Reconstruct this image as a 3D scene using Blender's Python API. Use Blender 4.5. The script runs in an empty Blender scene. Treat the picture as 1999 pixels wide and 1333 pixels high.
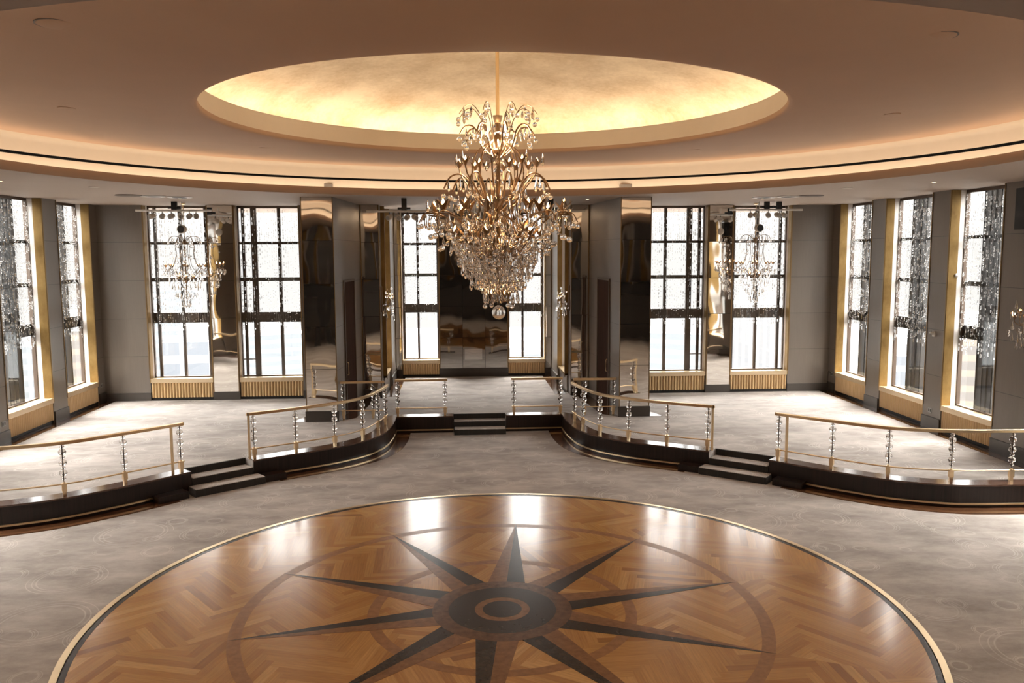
import bpy, bmesh, math, random
from mathutils import Vector, Matrix
random.seed(7)
sc = bpy.context.scene
COL = sc.collection
PI = math.pi
H = 0.392          # raised platform
ZC = 5.635         # low ceiling
W = 10.02          # side walls
YF = 13.07         # far wall
YB = 16.77         # bay rear wall
CC = (0.04, 2.1)   # centre of the ceiling circles

# ------------------------------------------------------------------ materials
MATS = {}
class NT:
    def __init__(s, name):
        s.m = bpy.data.materials.new(name); s.m.use_nodes = True
        s.t = s.m.node_tree; s.n = s.t.nodes; s.l = s.t.links
        s.b = s.n['Principled BSDF']; MATS[name] = s.m
    def new(s, t, **kw):
        n = s.n.new(t)
        for k, v in kw.items(): setattr(n, k, v)
        return n
    def link(s, a, b): s.l.new(a, b)
    def math(s, op, a, b=None, c=None, clamp=False):
        n = s.n.new('ShaderNodeMath'); n.operation = op; n.use_clamp = clamp
        for i, v in enumerate((a, b, c)):
            if v is None: continue
            if isinstance(v, (int, float)): n.inputs[i].default_value = v
            else: s.l.new(v, n.inputs[i])
        return n.outputs[0]
    def mix(s, f, a, b, mode='MIX'):
        n = s.n.new('ShaderNodeMix'); n.data_type = 'RGBA'; n.blend_type = mode
        for i, v in ((0, f), (6, a), (7, b)):
            if isinstance(v, (int, float)): n.inputs[i].default_value = v
            elif isinstance(v, tuple): n.inputs[i].default_value = (*v[:3], 1)
            else: s.l.new(v, n.inputs[i])
        return n.outputs[2]
    def noise(s, scale, vec=None, detail=4, rough=.55):
        n = s.n.new('ShaderNodeTexNoise'); n.inputs['Scale'].default_value = scale
        n.inputs['Detail'].default_value = detail; n.inputs['Roughness'].default_value = rough
        if vec is not None: s.l.new(vec, n.inputs['Vector'])
        return n.outputs['Fac']
    def obj(s, scale=None):
        c = s.n.new('ShaderNodeTexCoord').outputs['Object']
        if scale is None: return c
        m = s.n.new('ShaderNodeMapping'); m.inputs['Scale'].default_value = scale
        s.l.new(c, m.inputs['Vector']); return m.outputs[0]
    def ramp(s, f, stops):
        n = s.n.new('ShaderNodeValToRGB'); e = n.color_ramp.elements
        while len(e) < len(stops): e.new(.5)
        for x, (p, c) in zip(e, stops): x.position = p; x.color = (*c, 1)
        s.l.new(f, n.inputs[0]); return n.outputs[0]
    def bump(s, h, strength=.2, dist=.01):
        n = s.n.new('ShaderNodeBump'); n.inputs['Strength'].default_value = strength
        n.inputs['Distance'].default_value = dist; s.l.new(h, n.inputs['Height'])
        s.l.new(n.outputs[0], s.b.inputs['Normal'])
    def set(s, **kw):
        for k, v in kw.items():
            k = k.replace('_', ' ')
            i = s.b.inputs[k]
            if isinstance(v, tuple): i.default_value = (*v[:3], 1)
            elif isinstance(v, (int, float)): i.default_value = v
            else: s.l.new(v, i)
        return s

def plain(name, col, rough=.5, metal=0., var=.06, scale=6, **kw):
    m = NT(name); f = m.noise(scale, m.obj())
    a = tuple(c * (1 - var) for c in col); b = tuple(min(1, c * (1 + var)) for c in col)
    m.set(Base_Color=m.mix(f, a, b), Roughness=rough, Metallic=metal, **kw); return m

def make_mats():
    plain('dome_paint', (.88, .78, .65), .7, var=.03)
    plain('ceiling_paint', (.60, .395, .262), .75, var=.05, scale=1.5)
    plain('soffit_paint', (.44, .355, .29), .7, var=.04, scale=1.5)
    plain('cove_paint', (.66, .56, .45), .7, var=.03)
    plain('white_paint', (.78, .73, .68), .6)
    plain('slot_black', (.012, .01, .009), .6)
    plain('black_metal', (.015, .015, .015), .45, .3)
    plain('dark_rod', (.05, .035, .025), .4, .6)
    plain('base_dark', (.055, .045, .038), .4)
    plain('grey_base', (.07, .06, .052), .35)
    plain('bronze_dark', (.13, .093, .07), .45, .4)
    plain('fin_black', (.02, .016, .013), .5)
    plain('brass_trim', (.30, .20, .10), .35, .8)
    plain('brass', (.86, .66, .41), .33, 1, var=.08, scale=3)
    plain('brass_old', (.28, .185, .11), .32, .9, var=.25, scale=14)
    plain('spot_cream', (.62, .56, .49), .5)
    plain('radiator_gold', (.66, .46, .24), .45, .15, var=.05)
    plain('sill_gold', (.72, .56, .36), .22, .3)
    plain('plastic_white', (.75, .73, .7), .4)
    plain('outlet_grey', (.30, .29, .28), .4)
    plain('leather_dark', (.03, .025, .022), .5)
    plain('mezz_dark', (.022, .018, .016), .35)
    plain('tower_pale', (.11, .113, .117), .8, scale=.02)
    plain('tower_tan', (.11, .09, .072), .8, scale=.02)
    plain('tower_glass', (.25, .30, .34), .3, scale=.05)
    plain('city_ground', (.07, .073, .075), .9, var=.5, scale=.03)
    plain('river', (.30, .36, .38), .25, var=.15, scale=.02)
    # gold leaf on the window reveals and in the dome: small squares of leaf
    for nm, c1, c2, met, rg in (('gold_leaf', (.21, .122, .034), (.37, .235, .082), .5, .42),
                                ('dome_leaf', (.47, .33, .175), (.74, .61, .42), .2, .5)):
        m = NT(nm); f = m.noise(1.1 if nm == 'dome_leaf' else 1.6, m.obj(), 5, .6)
        v = m.new('ShaderNodeTexBrick'); m.link(m.obj((1, 1, 1)), v.inputs['Vector'])
        v.inputs['Scale'].default_value = 4
        g = m.noise(14, m.obj((1, 1, .4)), 3)
        f = m.math('ADD', m.math('MULTIPLY', f, 1.3), m.math('MULTIPLY_ADD', g, .35, -.3), clamp=True)
        m.set(Base_Color=m.ramp(f, [(.25, c1), (.75, c2)]), Metallic=met, Roughness=rg); m.bump(g, .1)
    # grey wall panels with seams
    m = NT('wall_panel'); o = m.obj(); sx = m.new('ShaderNodeSeparateXYZ'); m.link(o, sx.inputs[0])
    fr = m.math('FRACT', m.math('DIVIDE', m.math('ADD', sx.outputs[2], -.58), 1.02))
    d = m.math('ABSOLUTE', m.math('ADD', fr, -.5)); seam = m.math('GREATER_THAN', d, .4945)
    w = m.noise(40, m.obj((1, 1, .05)), 2)
    colr = m.mix(w, (.17, .142, .118), (.20, .17, .144))
    m.set(Base_Color=m.mix(seam, colr, (.07, .06, .05)), Roughness=.34, Specular_IOR_Level=.75)
    m.bump(m.math('SUBTRACT', 1, seam), .4, .01)
    # mirror, old wavy glass
    for nm, tint, amp in (('mirror_glass', (.80, .77, .73), .26), ('mirror_dark', (.34, .315, .29), .26),
                          ('mirror_clear', (.62, .58, .55), .2)):
        m = NT(nm); gi = m.new('ShaderNodeNewGeometry').outputs['Random Per Island']; va = m.new('ShaderNodeVectorMath', operation='ADD')
        m.link(m.obj((1, 1, .5)), va.inputs[0]); m.link(m.math('MULTIPLY', gi, 40.), va.inputs[1]); f = m.noise(1.5, va.outputs[0], 1, .3)
        m.set(Base_Color=tint, Metallic=1., Roughness=.03); m.bump(f, amp, .045)
    # carpet: mottled greige with woven rings
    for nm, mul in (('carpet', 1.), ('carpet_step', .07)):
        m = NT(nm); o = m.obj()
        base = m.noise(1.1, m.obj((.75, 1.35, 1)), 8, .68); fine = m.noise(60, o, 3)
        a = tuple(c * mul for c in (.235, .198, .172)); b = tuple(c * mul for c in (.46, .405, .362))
        c = m.ramp(base, [(.34, a), (.64, b)])
        c = m.mix(.10, c, m.mix(fine, (.1, .1, .1), (.9, .9, .9)), 'OVERLAY')
        mask = None
        for k, (scl, rmin, rmax, rnd, thr, wd) in enumerate(((.62, .34, .62, .42, .25, .011), (1.02, .16, .40, .5, .35, .0085), (1.5, .08, .24, .7, .4, .007))):
            mp = m.new('ShaderNodeMapping'); mp.inputs['Location'].default_value = (3.7 * k + 1.3, 7.1 * k + .4, 0)
            m.link(o, mp.inputs['Vector'])
            fl = m.new('ShaderNodeVectorMath', operation='MULTIPLY'); m.link(mp.outputs[0], fl.inputs[0]); fl.inputs[1].default_value = (1, 1, 0)
            v = m.new('ShaderNodeTexVoronoi', voronoi_dimensions='2D'); m.link(fl.outputs[0], v.inputs['Vector'])
            v.inputs['Scale'].default_value = scl; v.inputs['Randomness'].default_value = rnd
            cs = m.new('ShaderNodeSeparateColor'); m.link(v.outputs['Color'], cs.inputs[0])
            dist = m.math('DIVIDE', v.outputs['Distance'], scl)
            r0 = m.math('MULTIPLY_ADD', cs.outputs[0], rmax - rmin, rmin)
            tot = None
            for q, ww in ((1., .8), (.86, 1.), (.76, 1.3)):
                e = m.math('ABSOLUTE', m.math('SUBTRACT', dist, m.math('MULTIPLY', r0, q)))
                l = m.math('SUBTRACT', 1, m.math('DIVIDE', e, wd * ww), clamp=True)
                tot = l if tot is None else m.math('MAXIMUM', tot, l)
            tot = m.math('MULTIPLY', tot, m.math('GREATER_THAN', cs.outputs[1], thr))
            wv = m.noise(1.7, o, 2); tot = m.math('MULTIPLY', tot, m.math('MULTIPLY_ADD', wv, 2.2, -.45, clamp=True))
            mask = tot if mask is None else m.math('MAXIMUM', mask, tot)
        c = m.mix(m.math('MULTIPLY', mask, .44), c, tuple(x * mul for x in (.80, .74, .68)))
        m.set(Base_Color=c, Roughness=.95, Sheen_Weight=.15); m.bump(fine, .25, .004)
    # parquet: one random tone per block (colour attribute) + grain along UV
    m = NT('parquet'); at = m.new('ShaderNodeAttribute', attribute_name='tone'); uv = m.new('ShaderNodeTexCoord').outputs['UV']
    mp = m.new('ShaderNodeMapping'); mp.inputs['Scale'].default_value = (1.2, 22, 1); m.link(uv, mp.inputs['Vector'])
    gr = m.noise(2.2, mp.outputs[0], 5, .6)
    c = m.ramp(at.outputs['Fac'], [(0, (.34, .145, .032)), (.35, (.53, .255, .062)), (.7, (.64, .335, .092)), (1, (.75, .43, .14))])
    c = m.mix(m.math('MULTIPLY_ADD', gr, 1.6, -.45, clamp=True), m.mix(.5, c, (.12, .05, .02)), c)
    m.set(Base_Color=c, Roughness=.24, Specular_IOR_Level=.4, Coat_Weight=.55, Coat_Roughness=.13); m.bump(gr, .06, .003)
    for nm, c1, c2, st in (('wood_black', (.022, .015, .011), (.05, .034, .024), (3, 3, 1)), ('wood_walnut', (.085, .042, .021), (.16, .082, .04), (3, 3, 1)),
                           ('wood_mid', (.17, .08, .034), (.26, .13, .056), (3, 3, 1)), ('wood_ring', (.24, .115, .045), (.32, .16, .065), (3, 3, 1))):
        m = NT(nm); g = m.noise(4, m.obj(st), 5, .6)
        m.set(Base_Color=m.ramp(g, [(.3, c1), (.7, c2)]), Roughness=.27, Specular_IOR_Level=.26)
    m = NT('fascia_wood'); g = m.noise(5, m.obj((6, 6, .12)), 4)
    m.set(Base_Color=m.ramp(g, [(.3, (.011, .007, .0055)), (.75, (.030, .016, .012))]), Roughness=.28, Specular_IOR_Level=.3)
    m = NT('cap_wood'); g = m.noise(4, m.obj((1.5, 6, 1)), 4)
    m.set(Base_Color=m.ramp(g, [(.3, (.06, .028, .018)), (.75, (.11, .052, .032))]), Roughness=.2, Coat_Weight=.5, Coat_Roughness=.12)
    m = NT('border_wood'); g = m.noise(4, m.obj((2, 2, 1)), 4)
    m.set(Base_Color=m.ramp(g, [(.3, (.085, .036, .017)), (.75, (.15, .066, .031))]), Roughness=.14, Coat_Weight=.6, Coat_Roughness=.08)
    m = NT('door_wood'); g = m.noise(5, m.obj((9, 9, .25)), 5, .6)
    m.set(Base_Color=m.ramp(g, [(.3, (.028, .012, .007)), (.75, (.075, .032, .017))]), Roughness=.75, Specular_IOR_Level=.08)
    # crystal and window glass
    m = NT('crystal'); m.set(Base_Color=(1, .975, .945), Roughness=.02, IOR=1.5, Transmission_Weight=1.)
    m = NT('crystal_bead'); m.set(Base_Color=(1, .99, .975), Roughness=.04, IOR=1.45, Transmission_Weight=1.)
    m = NT('crystal_ball'); f = m.noise(60, m.obj(), 2)
    m.set(Base_Color=(1, .975, .945), Roughness=.04, IOR=1.45, Transmission_Weight=1.); m.bump(f, .5, .01)
    m = NT('pane'); t = m.new('ShaderNodeBsdfTransparent'); t.inputs[0].default_value = (.96, .97, .97, 1)
    g = m.new('ShaderNodeBsdfGlossy'); g.inputs['Roughness'].default_value = .02
    lw = m.new('ShaderNodeLayerWeight'); lw.inputs[0].default_value = .5
    fr = m.math('MULTIPLY_ADD', m.math('POWER', lw.outputs['Facing'], 4.), .45, .03)
    x = m.new('ShaderNodeMixShader'); m.link(fr, x.inputs[0]); m.link(t.outputs[0], x.inputs[1]); m.link(g.outputs[0], x.inputs[2])
    m.link(x.outputs[0], m.n['Material Output'].inputs[0])
    for nm, c, s_ in (('cove_led', (1, .90, .74), 3.4), ('dome_led', (1, .92, .78), 5.4), ('bulb_glow', (1, .55, .22), 12.), ('lamp_glow', (1, .78, .5), 2.5)):
        m = NT(nm); m.set(Base_Color=(.8, .7, .5), Emission_Color=c, Emission_Strength=s_)
    # towers with window rows
    for nm, base, wn in (('tower_rows', (.10, .103, .107), (.07, .077, .084)), ('tower_cols', (.098, .095, .095), (.072, .073, .077)), ('tower_brown', (.10, .08, .064), (.06, .054, .05)), ('tower_frame', (.13, .132, .134), (.062, .068, .078))):
        m = NT(nm); o = m.obj(); sx = m.new('ShaderNodeSeparateXYZ'); m.link(o, sx.inputs[0])
        per, tz = {'tower_cols': (3.2, 0), 'tower_frame': (9., 9.)}.get(nm, (0, 3.8))
        k = None
        if tz:
            k = m.math('GREATER_THAN', m.math('FRACT', m.math('DIVIDE', sx.outputs[2], tz)), .42 if nm != 'tower_frame' else .3)
        if per:
            hx = m.math('ADD', sx.outputs[0], sx.outputs[1])
            kx = m.math('GREATER_THAN', m.math('FRACT', m.math('DIVIDE', hx, per)), .45 if nm == 'tower_cols' else .14)
            k = kx if k is None else m.math('MULTIPLY', k, kx)
        m.set(Base_Color=m.mix(k, base, wn), Roughness=.7)
make_mats()
M = MATS

# ------------------------------------------------------------------ mesh builder
class MB:
    def __init__(s): s.v = []; s.f = []
    def add(s, vs, fs):
        o = len(s.v); s.v += [tuple(p) for p in vs]; s.f += [tuple(i + o for i in f) for f in fs]; return s
    def box(s, x0, x1, y0, y1, z0, z1):
        vs = [(x, y, z) for z in (z0, z1) for y in (y0, y1) for x in (x0, x1)]
        return s.add(vs, [(0, 2, 3, 1), (4, 5, 7, 6), (0, 1, 5, 4), (2, 6, 7, 3), (0, 4, 6, 2), (1, 3, 7, 5)])
    def prism(s, pts, z0, z1):           # pts counter-clockwise
        n = len(pts)
        vs = [(x, y, z0) for x, y in pts] + [(x, y, z1) for x, y in pts]
        fs = [tuple(range(n - 1, -1, -1)), tuple(range(n, 2 * n))]
        fs += [(i, (i + 1) % n, n + (i + 1) % n, n + i) for i in range(n)]
        return s.add(vs, fs)
    def lathe(s, prof, n=16, c=(0, 0, 0), cap=True):   # prof: [(r,z)]
        vs = []; fs = []
        for r, z in prof:
            for k in range(n):
                a = 2 * PI * k / n; vs.append((c[0] + r * math.cos(a), c[1] + r * math.sin(a), c[2] + z))
        for j in range(len(prof) - 1):
            for k in range(n):
                k2 = (k + 1) % n
                fs.append((j * n + k, j * n + k2, (j + 1) * n + k2, (j + 1) * n + k))
        if cap:
            if prof[0][0] > 1e-6: fs.append(tuple(range(n - 1, -1, -1)))
            if prof[-1][0] > 1e-6: fs.append(tuple((len(prof) - 1) * n + k for k in range(n)))
        return s.add(vs, fs)
    def sphere(s, c, r, rz=None, n=14, m=9):
        rz = rz or r
        return s.lathe([(max(1e-4, r * math.sin(PI * j / m)), -rz * math.cos(PI * j / m)) for j in range(m + 1)], n, c, False)
    def sweep(s, path, prof, closed=False, up=(0, 0, 1)):
        """sweep a closed 2-D profile (side, up) along a path of 3-D points"""
        P = [Vector(p) for p in path]; n = len(P); k = len(prof); vs = []; fs = []; up = Vector(up)
        for i in range(n):
            if closed: t = P[(i + 1) % n] - P[i - 1]
            else: t = P[min(i + 1, n - 1)] - P[max(i - 1, 0)]
            t.normalize(); sd = t.cross(up)
            if sd.length < 1e-4: sd = Vector((1, 0, 0)) if abs(t.x) < .9 else Vector((0, 1, 0))
            sd.normalize(); u = sd.cross(t)
            vs += [P[i] + sd * a + u * b for a, b in prof]
        for i in range(n if closed else n - 1):
            j = (i + 1) % n
            fs += [(i * k + a, i * k + (a + 1) % k, j * k + (a + 1) % k, j * k + a) for a in range(k)]
        if not closed: fs += [tuple(range(k - 1, -1, -1)), tuple((n - 1) * k + a for a in range(k))]
        return s.add(vs, fs)
    def tube(s, path, r, n=6, r1=None):
        return s.sweep(path, [(r * math.cos(2 * PI * i / n), r * math.sin(2 * PI * i / n)) for i in range(n)], up=(.03, .02, 1))
    def rod(s, a, b, r, n=10): return s.tube([a, b], r, n)
    def mesh(s, name, mat, smooth=None):
        me = bpy.data.meshes.new(name); me.from_pydata(s.v, [], s.f); me.update()
        me.materials.append(M[mat] if isinstance(mat, str) else mat)
        bm = bmesh.new(); bm.from_mesh(me); bmesh.ops.recalc_face_normals(bm, faces=bm.faces); bm.to_mesh(me); bm.free()
        if smooth:
            me.shade_smooth(); me.set_sharp_from_angle(angle=math.radians(smooth))
        return me
    def build(s, name, mat, parent=None, smooth=None):
        return link(name, s.mesh(name, mat, smooth), parent)
def link(name, me, parent=None):
    o = bpy.data.objects.new(name, me); COL.objects.link(o)
    if parent is not None: o.parent = parent
    return o
def tag(o, label=None, cat=None, group=None, kind=None):
    if label: o['label'] = label
    if cat: o['category'] = cat
    if group: o['group'] = group
    if kind: o['kind'] = kind
    return o
def thing(name, label, cat, loc=(0, 0, 0), rz=0., group=None):
    o = link(name, None); o.location = loc; o.rotation_euler = (0, 0, rz); o.empty_display_size = .1
    return tag(o, label, cat, group)
def struct(o): o['kind'] = 'structure'; return o
def copy_tree(o, parent=None):
    c = o.copy(); COL.objects.link(c)
    if parent is not None: c.parent = parent
    for ch in list(o.children): copy_tree(ch, c)
    return c
def spline(pts, per=8):
    out = []; n = len(pts); P = [Vector(p) for p in pts]
    for i in range(n - 1):
        p0 = P[max(i - 1, 0)]; p1 = P[i]; p2 = P[i + 1]; p3 = P[min(i + 2, n - 1)]
        for k in range(per):
            t = k / per
            out.append(.5 * ((2 * p1) + (p2 - p0) * t + (2 * p0 - 5 * p1 + 4 * p2 - p3) * t * t + (3 * p1 - p0 - 3 * p2 + p3) * t ** 3))
    out.append(P[-1]); return out
def offset(path, d):      # shift a 2-D path to its left by d
    out = []
    for i, p in enumerate(path):
        t = path[min(i + 1, len(path) - 1)] - path[max(i - 1, 0)]; t.normalize()
        out.append(p + Vector((-t.y, t.x)) * d)
    return out
V2 = lambda *a: Vector(a)
side = {-1: 'left', 1: 'right'}

# ------------------------------------------------------------------ camera (solved from the photograph)
f_px = 1616.785
cam = bpy.data.cameras.new('camera'); cam.sensor_width = 36; cam.lens = f_px / 1999 * 36; cam.clip_end = 3000
co = bpy.data.objects.new('camera', cam); COL.objects.link(co); sc.camera = co
pit, rol, yaw = CAMANG = (0.10611, -0.004, 0.065)
fw0 = Vector((math.sin(yaw), math.cos(yaw), 0)); rt = Vector((math.cos(yaw), -math.sin(yaw), 0)); up = Vector((0, 0, 1))
fw = fw0 * math.cos(pit) - up * math.sin(pit); u1 = fw0 * math.sin(pit) + up * math.cos(pit)
r2 = rt * math.cos(rol) + u1 * math.sin(rol); u2 = -rt * math.sin(rol) + u1 * math.cos(rol)
co.matrix_world = Matrix(((r2.x, u2.x, -fw.x, -.499), (r2.y, u2.y, -fw.y, -9.697), (r2.z, u2.z, -fw.z, 4.33), (0, 0, 0, 1)))

# ------------------------------------------------------------------ floors and platform
YBK = -13.0
struct(MB().box(-W - .4, W + .4, YBK, 17.2, -.3, 0).build('floor', 'carpet'))
outer = spline([(W - .004, 3.40), (9.04, 3.41), (8.16, 3.455), (7.72, 3.54), (7.02, 3.86), (6.45, 4.32), (6.0, 4.76), (5.40, 5.42)], 6)
inner = spline([(4.46, 6.18), (3.90, 6.55), (3.05, 7.13), (2.47, 7.75), (2.165, 8.45), (2.06, 9.2), (2.04, 9.8), (2.04, 10.2)], 6)
front = [V2(2.04, 10.2), V2(.64, 10.2)]
outer = [V2(*p[:2]) if len(p) > 2 else p for p in outer]
def flip(path, s): return [V2(p.x * s, p.y) for p in path]
# walls outline used for the platform plan
plat = thing('raised_platform', 'raised carpeted platform with dark wood front wrapping round the dance floor', 'platform')
edge = outer + [V2(5.611, 5.681), V2(4.671, 6.441)] + inner + [V2(.645, 10.2), V2(.645, 10.535)]
half = [(p.x, p.y) for p in edge]
poly = half + [(-x, y) for x, y in reversed(half)]
R_ = [(2.495, YB - .004), (2.495, 13.41), (2.594, 13.41), (2.594, 12.944), (3.094, 12.944), (3.344, 9.824), (4.096, 9.824), (4.096, YF - .004), (W - .004, YF - .004)]
full = poly + [(-x, y) for x, y in reversed(R_)] + R_
def tri_prism(pts, z0, z1, name, mat, parent):
    from mathutils.geometry import tessellate_polygon
    n = len(pts); tris = tessellate_polygon([[Vector((x, y, 0)) for x, y in pts]])
    vs = [(x, y, z1) for x, y in pts] + [(x, y, z0) for x, y in pts]
    b = MB().add(vs, [tuple(t) for t in tris] + [(i, n + i, n + (i + 1) % n, (i + 1) % n) for i in range(n)])
    return b.build(name, mat, parent)
pp = []
for p in full:
    if not pp or (abs(p[0] - pp[-1][0]) + abs(p[1] - pp[-1][1])) > 1e-4: pp.append(p)
tri_prism(pp, .003, H, 'carpet_deck', 'carpet', plat)
for s in (-1, 1):
    for path, nm in ((outer, 'outer'), (inner + [front[1]], 'inner')):
        P = flip(path, s); sg = 1 if s > 0 else -1
        # fascia: thin skin in front of the deck edge
        ft = offset(P, .012 * sg * 1.0)
        fa = MB(); fb = MB(); cap = MB(); bs = MB(); bw = MB()
        off = lambda d: offset(P, d * sg)      # + = towards the dance floor
        o1, o2 = off(.02), off(.001)
        fa.sweep([(p.x, p.y, 0) for p in o2], [(-.0, .002), (.0, H - .001), (.022 * sg, H - .001), (.022 * sg, .002)] if False else [(0, .002), (0, H - .001), (-.022 * sg, H - .001), (-.022 * sg, .002)])
        fa.build('fascia', 'fascia_wood', plat)
        cap.sweep([(p.x, p.y, H) for p in P], [(-.026 * sg, -.016), (-.026 * sg, .012), (.30 * sg, .012), (.30 * sg, .0)])
        cap.build('wood_cap', 'cap_wood', plat)
        # brass strip stops short of the steps
        q = off(.0)
        if nm == 'outer': q = q[:-2]
        else: q = q[2:]
        bs.sweep([(p.x, p.y, 0) for p in q], [(-.022 * sg, .055), (-.022 * sg, .092), (-.04 * sg, .088), (-.04 * sg, .059)])
        bs.build('brass_strip', 'brass', plat)
        # glossy wood border on the lower floor in front of the fascia
        q = P[:-3] if nm == 'outer' else P[4:-2]
        bw.sweep([(p.x, p.y, 0) for p in q], [(-.02 * sg, .001), (-.02 * sg, .006), (-.36 * sg, .006), (-.36 * sg, .001)])
        bw.build('floor_border', 'border_wood', plat)
# plinth blocks beside the steps
for s in (-1, 1):
    for (cx, cy, ang, ln) in ((5.62, 4.98, -42.5, .55), (4.10, 6.235, -35, .42)):
        b = MB().box(-ln / 2, ln / 2, -.14, .14, .002, .125); o = b.build('step_plinth', 'fascia_wood', plat)
        o.location = (cx * s, cy, 0); o.rotation_euler = (0, 0, math.radians(ang) * s)
# steps (three flights)
def steps(cx, cy, ang, w0, w1, label):
    t = thing('carpeted_steps', label, 'steps', (cx, cy, 0), ang, 'step flights up to the platform')
    # local: x along the step, -y towards the dance floor
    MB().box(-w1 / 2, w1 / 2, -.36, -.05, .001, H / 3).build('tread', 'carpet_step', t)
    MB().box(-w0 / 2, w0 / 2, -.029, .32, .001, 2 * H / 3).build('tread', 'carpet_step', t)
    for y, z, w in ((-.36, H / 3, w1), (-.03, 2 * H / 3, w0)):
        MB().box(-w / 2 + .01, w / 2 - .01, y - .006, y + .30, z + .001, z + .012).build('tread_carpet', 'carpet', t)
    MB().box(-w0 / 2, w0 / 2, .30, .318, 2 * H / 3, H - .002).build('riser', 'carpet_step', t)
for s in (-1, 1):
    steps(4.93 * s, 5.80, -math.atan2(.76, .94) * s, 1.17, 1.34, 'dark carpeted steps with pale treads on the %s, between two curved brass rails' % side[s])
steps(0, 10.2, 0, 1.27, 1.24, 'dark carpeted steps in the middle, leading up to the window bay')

# wood borders on the platform along the walls and round the piers
tr = MB()
for s in (-1, 1):
    x0, x1 = sorted((W * s, (W - .26) * s)); tr.box(x0, x1, 3.5, YF, H, H + .005)
    tr.prism([(-4.15 * s, 9.55), (-3.2 * s, 9.55), (-2.9 * s, 10.4), (-2.45 * s, 13.0), (-2.2 * s, 13.2), (-2.2 * s, 16.7), (-2.5 * s, 16.7), (-3.1 * s, 12.95), (-3.35 * s, 9.83), (-4.09 * s, 9.83), (-4.36 * s, 9.83)][::-s], H, H + .005) if False else None
    tr.prism([(p[0] * s, p[1]) for p in ((2.2, 13.1), (2.5, 13.1), (2.5, 16.75), (2.2, 16.75))][::s], H, H + .005)
    tr.prism([(p[0] * s, p[1]) for p in ((2.75, 13.0), (2.98, 10.2), (3.36, 9.83), (3.12, 12.96))][::-s], H, H + .005)
    tr.prism([(p[0] * s, p[1]) for p in ((4.09, 9.82), (4.42, 9.82), (4.09, 10.9))][::s], H, H + .005)
struct(tr.build('trim_1', 'border_wood'))

# ------------------------------------------------------------------ walls
def walls():
    w = MB()
    for a, b in ((-10.42, -8.82), (-7.165, -6.45), (-4.75, -2.9), (2.9, 4.75), (6.45, 7.165), (8.82, 10.42)): w.box(a, b, YF, YF + .42, 0, ZC + .3)
    for a, b in ((-8.82, -7.165), (-6.45, -4.75), (4.75, 6.45), (7.165, 8.82)): w.box(a, b, YF + .06, YF + .42, 0, .93)
    struct(w.build('wall_far', 'wall_panel'))
    w = MB()
    for a, b in ((-2.9, -2.29), (-1.10, 1.10), (2.29, 2.9)): w.box(a, b, YB, YB + .42, 0, ZC + .3)
    for a, b in ((-2.29, -1.10), (1.10, 2.29)): w.box(a, b, YB + .06, YB + .42, 0, .86)
    struct(w.build('wall_bay', 'wall_panel'))
    for s in (-1, 1):
        w = MB(); x0, x1 = sorted((2.5 * s, 2.9 * s)); w.box(x0, x1, 15.1, YB, 0, ZC + .3)
        xs = sorted((2.56 * s, 2.9 * s)); w.box(*xs, 13.42, 15.1, 0, .86)
        struct(w.build('wall_bay_' + side[s], 'wall_panel'))
        w = MB(); x0, x1 = sorted((W * s, (W + .42) * s))
        for a, b in ((12.65, YF + .42), (10.20, 10.90), (7.52, 8.22), (3.60, 5.78), (YBK, 1.85)): w.box(x0, x1, a, b, 0, ZC + .3)
        x0, x1 = sorted(((W + .06) * s, (W + .42) * s))
        for a, b in ((10.90, 12.65), (8.22, 10.20), (5.78, 7.52), (1.85, 3.60)): w.box(x0, x1, a, b, 0, .93)
        struct(w.build('wall_' + side[s], 'wall_panel'))
        # pier block between the main room and the bay
        P = [(4.09, 9.83), (3.35, 9.83), (3.10, 12.95), (2.60, 12.95), (2.60, 13.42), (4.09, 13.42)]
        w = MB().prism([(x * s, y) for x, y in P][::s * -1], 0, ZC + .3)
        struct(w.build('wall_pier_' + side[s], 'wall_panel'))
    w = MB().box(-W - .4, W + .4, YBK - .3, YBK, 0, ZC + .3); struct(w.build('wall_back', 'wall_panel'))
    w = MB(); w2 = MB()
    for k in range(-9, 10):
        w.box(k * 1.05 - .14, k * 1.05 + .14, YBK, YBK + .10, 2.72, ZC); w2.box(k * 1.05 + .14, k * 1.05 + .27, YBK, YBK + .07, 2.72, ZC)
    struct(w.build('trim_2', 'gold_leaf')); struct(w2.build('trim_3', 'white_paint'))  # unseen strips added so the mirrors reflect brighter, pale bands
    # balcony the picture is taken from (dark front, behind and below the camera)
    w = MB().box(-W, W, YBK, -9.95, 2.45, 2.72); w.box(-W, W, -9.99, -9.9, 2.3, 2.95)
    for x in (-7, -3.5, 3.5, 7): w.box(x - .15, x + .15, -10.4, -10.1, 0, 2.45)
    struct(w.build('floor_balcony', 'mezz_dark'))
walls()
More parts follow.
